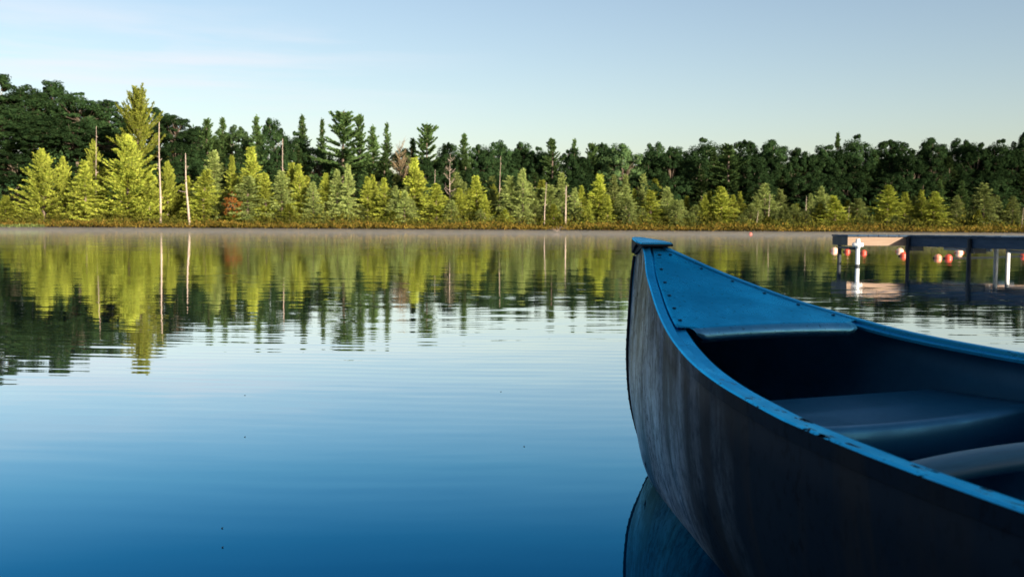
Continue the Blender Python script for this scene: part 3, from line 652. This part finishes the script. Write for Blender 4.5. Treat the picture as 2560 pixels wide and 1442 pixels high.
# decks, caps and stem bands at both ends
for end in (0, 1):
    fx = (lambda a: a) if end == 0 else (lambda a: 2*MID-a)
    V = []; Fc = []; NL = 25; rows_ = []
    ss = list(np.linspace(-.50, -.004, 24))
    lip = [(.010, -.001), (.020, -.004), (.029, -.010), (.034, -.018), (.036, -.027), (.033, -.036), (.024, -.042), (.012, -.042)]
    for s in ss: rows_.append([(s, (float(bS(s))-.0245)*q, float(zS(s))+.0015+.004*(1-q*q)*sm(-.5, -.2, s)) for q in np.linspace(-1, 1, NL)])
    for a, dz in lip:
        w = float(bS(0))-.0245 - .028*min(1, a/.012)**.6 - (.022 if dz < -.02 else 0)*((-dz-.02)/.022 if dz < -.02 else 0)
        rows_.append([(-.004+a, w*q, float(zS(0))+.0015+.004*(1-q*q)+dz*.62) for q in np.linspace(-1, 1, NL)])
    for r_ in rows_: V += [(fx(a), l, z) for a, l, z in r_]
    for i in range(len(rows_)-1):
        for j in range(NL-1): Fc.append((i*NL+j, i*NL+j+1, (i+1)*NL+j+1, (i+1)*NL+j))
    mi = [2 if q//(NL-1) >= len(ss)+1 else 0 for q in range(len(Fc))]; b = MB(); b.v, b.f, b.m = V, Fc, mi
    for s in np.linspace(-.43, -.04, 6):
        for sd in (-1, 1): b.ball((fx(s), sd*(float(bS(s))-.021-.020), float(zS(s))+.003+.002), .0048, 8, 5, (1, 1, .45), 1)
    dk = b.build('deck_plate', [M['deck'], M['rivet'], M['lip_glint']], ROOT, True)
    sd_ = dk.modifiers.new('sheet', 'SOLIDIFY'); sd_.thickness = .0025; sd_.offset = -1.0 if end == 0 else 1.0
    # end cap: wedge plate with a short skirt folded over the stem
    top = [(-.466, -.045), (-.466, .045), (-.505, .041), (-.566, .019), (-.578, .010), (-.580, 0), (-.578, -.010), (-.566, -.019), (-.505, -.041)]
    zc = lambda a: .5835 + (-.466-a)*.125
    b = MB(); n = len(top)
    ins = [(-.517+(a+.517)*.93, l*.93) for a, l in top]
    rings = [[(a, l, zc(a)+.0) for a, l in ins], [(a, l, zc(a)-.003) for a, l in top], [(a, l, zc(a)-.009 - (.030 if a < -.55 else 0)) for a, l in top], [(-.517+(a+.517)*.8, l*.8, zc(a)-.009-(.034 if a < -.55 else 0)) for a, l in top]]
    Vc = [(fx(a), l, z) for r_ in rings for a, l, z in r_]
    b.add(Vc, [tuple(range(n))] + [(i*n+j, i*n+(j+1) % n, (i+1)*n+(j+1) % n, (i+1)*n+j) for i in range(3) for j in range(n)] + [tuple(range(3*n, 4*n))[::-1]])
    b.m = [0]*(1+n) + [1]*(2*n+1)  # cap sides and skirt coloured black in place of edge shadow
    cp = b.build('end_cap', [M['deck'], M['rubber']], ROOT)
    bv = cp.modifiers.new('soft', 'BEVEL'); bv.width = .0015; bv.segments = 2; bv.limit_method = 'ANGLE'
    b = MB(); ks = np.linspace(.045, 1.15, 60); b.tube([(fx(float(kS(k))-.003), 0, float(kZ(k))) for k in ks], .0068, 8)
    for k in np.arange(.06, 1.0, .026): b.ball((fx(float(kS(k))-.0085), 0, float(kZ(k))), .0052, 8, 6)
    b.build('stem_band', M['rubber'], ROOT, True)
# bow bench: dished top with a rolled aft edge and apron, tabs up to the gunwales
b = MB(); NL = 21; pr = [(.160, -.030), (.160, -.006), (.165, 0), (.25, -.003), (.335, -.002), (.350, .001), (.362, -.002), (.368, -.010), (.368, -.062), (.362, -.066), (.355, -.060), (.352, -.012)]
V = []; Fc = []
for j in range(NL):
    q = -1+2*j/(NL-1)
    for a, dz in pr:
        w = float(bS(a))-.028; dish = -.016*(1-q*q)*float(sm(.16, .3, a)); V.append((a, w*q, .300+dish+dz))
n = len(pr)
for j in range(NL-1):
    for i in range(n): Fc.append((j*n+i, j*n+(i+1) % n, (j+1)*n+(i+1) % n, (j+1)*n+i))
Fc += [tuple(range(n)), tuple(range((NL-1)*n, NL*n))]
M['seat'] = paint('seat_metal', (.03, .22, .36), (.022, .17, .29), .5, .34)
seat = link('seat', V, Fc, M['seat'], ROOT, True)
# carrying thwart, swelling in the middle, its ends bent down
wood = plain_mat('thwart_finish', (.05, .20, .28), (.03, .14, .20), 12, .5, (14, 1, 14), .4)
for s0 in (.725, 2.75):
    b = MB(); w = float(bS(sh(s0)))-.03; V = []; Fc = []; n = 14; K = 25
    for i in range(K):
        q = -1+2*i/(K-1); hz = .322 - .030*abs(q)**3; rx, rz_ = .034-.006*abs(q)**2, .0170-.004*q*q
        for j in range(n):
            a = 2*math.pi*j/n; V.append((s0+rx*math.cos(a), w*q, hz+rz_*math.sin(a)-.005))
    for i in range(K-1):
        for j in range(n): Fc.append((i*n+j, i*n+(j+1) % n, (i+1)*n+(j+1) % n, (i+1)*n+j))
    Fc += [tuple(range(n)), tuple(range((K-1)*n, K*n))]
    link('thwart', V, Fc, wood, ROOT, True)


# ------------------------------------------------------------------ dock
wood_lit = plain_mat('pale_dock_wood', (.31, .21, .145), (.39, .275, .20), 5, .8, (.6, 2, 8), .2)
wood_shade = plain_mat('shaded_dock_wood', (.018, .045, .085), (.045, .08, .13), 5, .75, (.8, .8, 6), .3)  # dark blue copy puts the unlit side's shade into the wood colour
post_m = plain_mat('dark_wet_post', (.02, .025, .03), (.05, .055, .06), 6, .6, (1, 1, .3), .3)
pipe_m = plain_mat('white_pipe', (.66, .66, .66), (.80, .80, .79), 9, .4, (1, 1, .5), .5)
DK = empty('dock', (5.89, 17.5, 0)); tag(DK, 'low L shaped wooden dock on posts at the right', 'dock')
def w2l(p): return (p[0]-5.89, p[1]-17.5, p[2])
ZT, ZB = .526, .338
AX, BX, YF = 5.89, 6.97, 17.5
dirn = np.array([.206, -.979]); perp = np.array([.979, .206])     # the near arm runs towards the shore
def arm(a, b_): return np.array([BX, YF]) + dirn*a + perp*b_
# far arm planks (laid front to back) and its boards
b = MB(); x = AX-.01
while x < AX+3.4:
    b.box(w2l((x, YF-.03, ZT-.030)), w2l((x+.168, YF+.86, ZT+rnd.uniform(-.002, .002)))); x += .180
b.build('deck_boards', wood_shade, DK)
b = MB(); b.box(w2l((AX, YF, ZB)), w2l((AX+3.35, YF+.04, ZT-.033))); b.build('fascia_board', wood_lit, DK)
b = MB(); b.box(w2l((AX, YF+.043, ZB)), w2l((AX+.04, YF+.84, ZT-.033))); b.build('end_board', post_m, DK)  # unlit end: its shade is painted with the dark post colour
b = MB(); b.box(w2l((AX+.043, YF+.80, ZB)), w2l((AX+3.35, YF+.84, ZT-.033))); b.build('fascia_board', wood_shade, DK)
# near arm
def slab(b, a0, a1, c0, c1, z0, z1):
    q = [arm(a0, c0), arm(a1, c0), arm(a1, c1), arm(a0, c1)]
    b.add([w2l((*p_, z0)) for p_ in q]+[w2l((*p_, z1)) for p_ in q], [(0,1,2,3),(7,6,5,4),(0,4,5,1),(1,5,6,2),(2,6,7,3),(3,7,4,0)])
b = MB(); a = .06
while a < 13.5:
    slab(b, a, a+.168, -.03, 1.23, ZT-.029, ZT+rnd.uniform(-.002, .003)); a += .180
b.build('deck_boards', wood_shade, DK)
b = MB()
for k in range(4): slab(b, .02+k*3.4, .02+k*3.4+3.392, 0, .04, ZB-.004, ZT-.032)
b.build('fascia_board', wood_shade, DK)
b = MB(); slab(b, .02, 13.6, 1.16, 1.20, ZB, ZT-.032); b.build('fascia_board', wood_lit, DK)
for (a, c) in ((.02, -.035), (1.66, -.035), (4.9, -.035), (8.2, -.035)):
    p = arm(a, c); b = MB(); b.tube([w2l((p[0], p[1], -.9)), w2l((p[0], p[1], ZT-.05))], .034, 10); b.build('post', post_m, DK)
    b = MB(); slab(b, a-.09, a+.10, -.03, .20, ZB-.085, ZB-.006); b.build('bracket', post_m, DK)
b = MB(); b.tube([w2l((5.92, 18.02, -.9)), w2l((5.92, 18.02, ZB))], .036, 10); b.build('post', post_m, DK)
for a0, a1, z in ((.22, 1.60, .300), (1.85, 5.0, .285)):
    p, q = arm(a0, .55), arm(a1, .40); b = MB(); b.tube([w2l((*p, z)), w2l((*q, z))], .026, 10); b.build('cross_pipe', pipe_m, DK, True)
for px, Y in ((2490, 16.1), (2520, 16.6)):
    P = at(px, 640, Y); b = MB(); b.tube([w2l((P[0], Y, -.9)), w2l((P[0], Y, ZB-.002))], .034, 12); b.build('pipe_leg', pipe_m, DK, True)
# white mooring pipe standing before the sunlit face, tied back with a dark bar
P = at(2144, 640, 16.7); b = MB(); zt = float(at(2144, 597, 16.7)[2])
b.tube([(0, 0, -.9), (0, 0, zt)], .033, 14)
mp = empty('mooring_pipe', (P[0], 16.7, 0)); tag(mp, 'white upright pipe with clamp standing before the sunlit dock face', 'pipe')
b.build('pipe', pipe_m, mp, True)
b = MB(); zc_ = float(at(2144, 612, 16.7)[2]); b.tube([(-.085, 0, zc_), (.085, 0, zc_)], .036, 12); b.tube([(0, 0, zc_-.06), (0, 0, zc_+.06)], .042, 14); b.build('clamp', pipe_m, mp, True)
b = MB(); b.tube([(0, 0, -.05), (0, 0, .035)], .0345, 14); b.build('dark_band', post_m, mp, True)
b = MB(); b.tube([(-.03, .02, .30), (.12, 1.3, .30)], .022, 8); b.build('tie_bar', post_m, mp, True)

# ------------------------------------------------------------------ swim line floats
def float_mat(name, c): return plain_mat(name, c, tuple(q*.85 for q in c), 8, .35, (1, 1, 1), .5)
red, flt_lit = float_mat('red_float', (.62, .085, .045)), float_mat('bright_lit_float', (.85, .50, .36)); blk = M['rubber']  # the pale shell colour stands for strong sunlight on some floats
spots = [(2086, 625, 28.5, 'w', 'pale sunlit float at the left dock corner'), (2118, 628, 27.5, 'r', 'red float between the dark corner post and the white pipe'),
         (2159, 631, 26, 'r', 'red float just right of the white upright pipe'), (2250, 626, 28, 'w', 'pale orange float under the shaded dock corner'),
         (2258, 638, 23.5, 'r', 'red float under and before the pale orange one at the dock corner'), (2345, 645, 21.8, 'o', 'paler orange float of the close pair under the near dock arm'),
         (2371, 645, 21.8, 'r', 'deep red float of the close pair under the near dock arm'), (2398, 630, 27, 'w', 'pale sunlit float half hidden under the dock by the dark bracket'),
         (2559, 637, 24, 'r', 'red float cut by the right picture edge')]
org = float_mat('orange_float', (.75, .26, .15))
for px, py, Y, k, label in spots:
    P = at(px, py, Y); r = .082 if k != 'w' else .10
    e = empty('swim_float', (P[0], Y, .015)); tag(e, label, 'float', 'floats of the swimming line')
    b = MB(); b.ball((0, 0, 0), r, 18, 12, (1, 1, .95)); b.build('shell', {'r': red, 'w': flt_lit, 'o': org}[k], e, True)
    b = MB(); b.tube([(-r-.03, 0, .0), (r+.03, 0, .0)], .014, 8)
    b.build('rope_collar', blk if k != 'w' else red, e, True)
P = at(1876, 586, 112); e = empty('swim_float', (P[0], 112, .03)); tag(e, 'tiny red float alone near the far shore', 'float', 'floats of the swimming line')
b = MB(); b.ball((0, 0, 0), .2, 14, 10); b.build('shell', red, e, True)
b = MB(); b.tube([(0, 0, .1), (0, 0, .27)], .03, 8); b.build('rope_collar', blk, e, True)
b = MB(); c = [at(2345, 645, 21.8), at(2371, 645, 21.8), at(2470, 642, 22.6), at(2559, 637, 24)]
b.tube([(q[0], q[1], .012) for q in c], .010, 6); o = b.build('rope', blk); tag(o, 'dark rope joining the front red floats', 'rope')
# specks drifting on the near water
for px, py, Y, label in ((612, 1092, 2.9, 'dark speck upright on the open water left of middle'), (555, 1320, 2.0, 'upper of two dark specks low on the water at left'), (556, 1368, 1.9, 'lower of two dark specks low on the water at left'),
                         (1252, 979, 3.7, 'speck on the pale water right of middle'), (1310, 1116, 2.8, 'speck on the blue water left of the canoe stem'), (612, 988, 3.65, 'tiny speck on the pale water left of middle')):
    r_ = ray(px, py); P = np.array([0, 0, H]) + r_*(-H/r_[2]); b = MB(); b.ball((0, 0, 0), .0014, 8, 6, (1.3, .8, .7)); b.ball((.0017, .0004, .0008), .0009, 6, 4)
    o = b.build('floating_seed', M['dark_bark'], None, True); o.location = (P[0], P[1], .001); tag(o, label, 'seed', 'specks drifting on the near water')


# ------------------------------------------------------------------ light
EL, AZ = R(15), R(140)          # the sun stands low behind the right shoulder
sd = Vector((math.sin(AZ)*math.cos(EL), math.cos(AZ)*math.cos(EL), math.sin(EL)))
L = bpy.data.lights.new('sun', 'SUN'); L.energy = 5.0; L.angle = R(.5); L.color = (1.0, .90, .74)
so_ = bpy.data.objects.new('sun', L); col.objects.link(so_); so_.rotation_euler = sd.to_track_quat('Z', 'Y').to_euler()
w = bpy.data.worlds.new('World'); scn.world = w; w.use_nodes = True; t = NT(w.node_tree)
bg = t.n['Background']; sk = t.n.new('ShaderNodeTexSky'); sk.sky_type = 'NISHITA'; sk.sun_disc = False
sk.sun_elevation = EL; sk.sun_rotation = AZ; sk.air_density = 1.0; sk.dust_density = 1.2; sk.ozone_density = 1.0
tc = t.n.new('ShaderNodeTexCoord'); v = tc.outputs['Generated']
sp = t.n.new('ShaderNodeSeparateXYZ'); t.l.new(v, sp.inputs[0])
n = t.noise(t.vadd(t.vmul(v, (2.6, 2.6, 34)), (1.7, .4, 2.2)), 1.0, 5, .55, .3)
band = t.ramp(sp.outputs[2], [(.06, 0.0), (.10, 1.0), (.17, 1.0), (.215, 0.0)])
lft = t.ramp(t.math('MULTIPLY_ADD', sp.outputs[0], -1.0, .5), [(.5, 0.0), (.80, 1.0)])
k = t.math('MULTIPLY', t.math('MULTIPLY', t.ramp(n.outputs[0], [(.44, 0.0), (.64, 1.0)]), band), t.math('MULTIPLY', lft, .55))
c = t.mix(k, t.mix(1.0, sk.outputs[0], (1.05, 1.0, 1.0), 'MULTIPLY'), (5.5, 5.45, 5.85))
t.l.new(c, bg.inputs[0]); bg.inputs[1].default_value = .084
scn.view_settings.view_transform = 'Standard'; scn.view_settings.look = 'None'
scn.view_settings.exposure = 1.0; scn.view_settings.gamma = 1.0
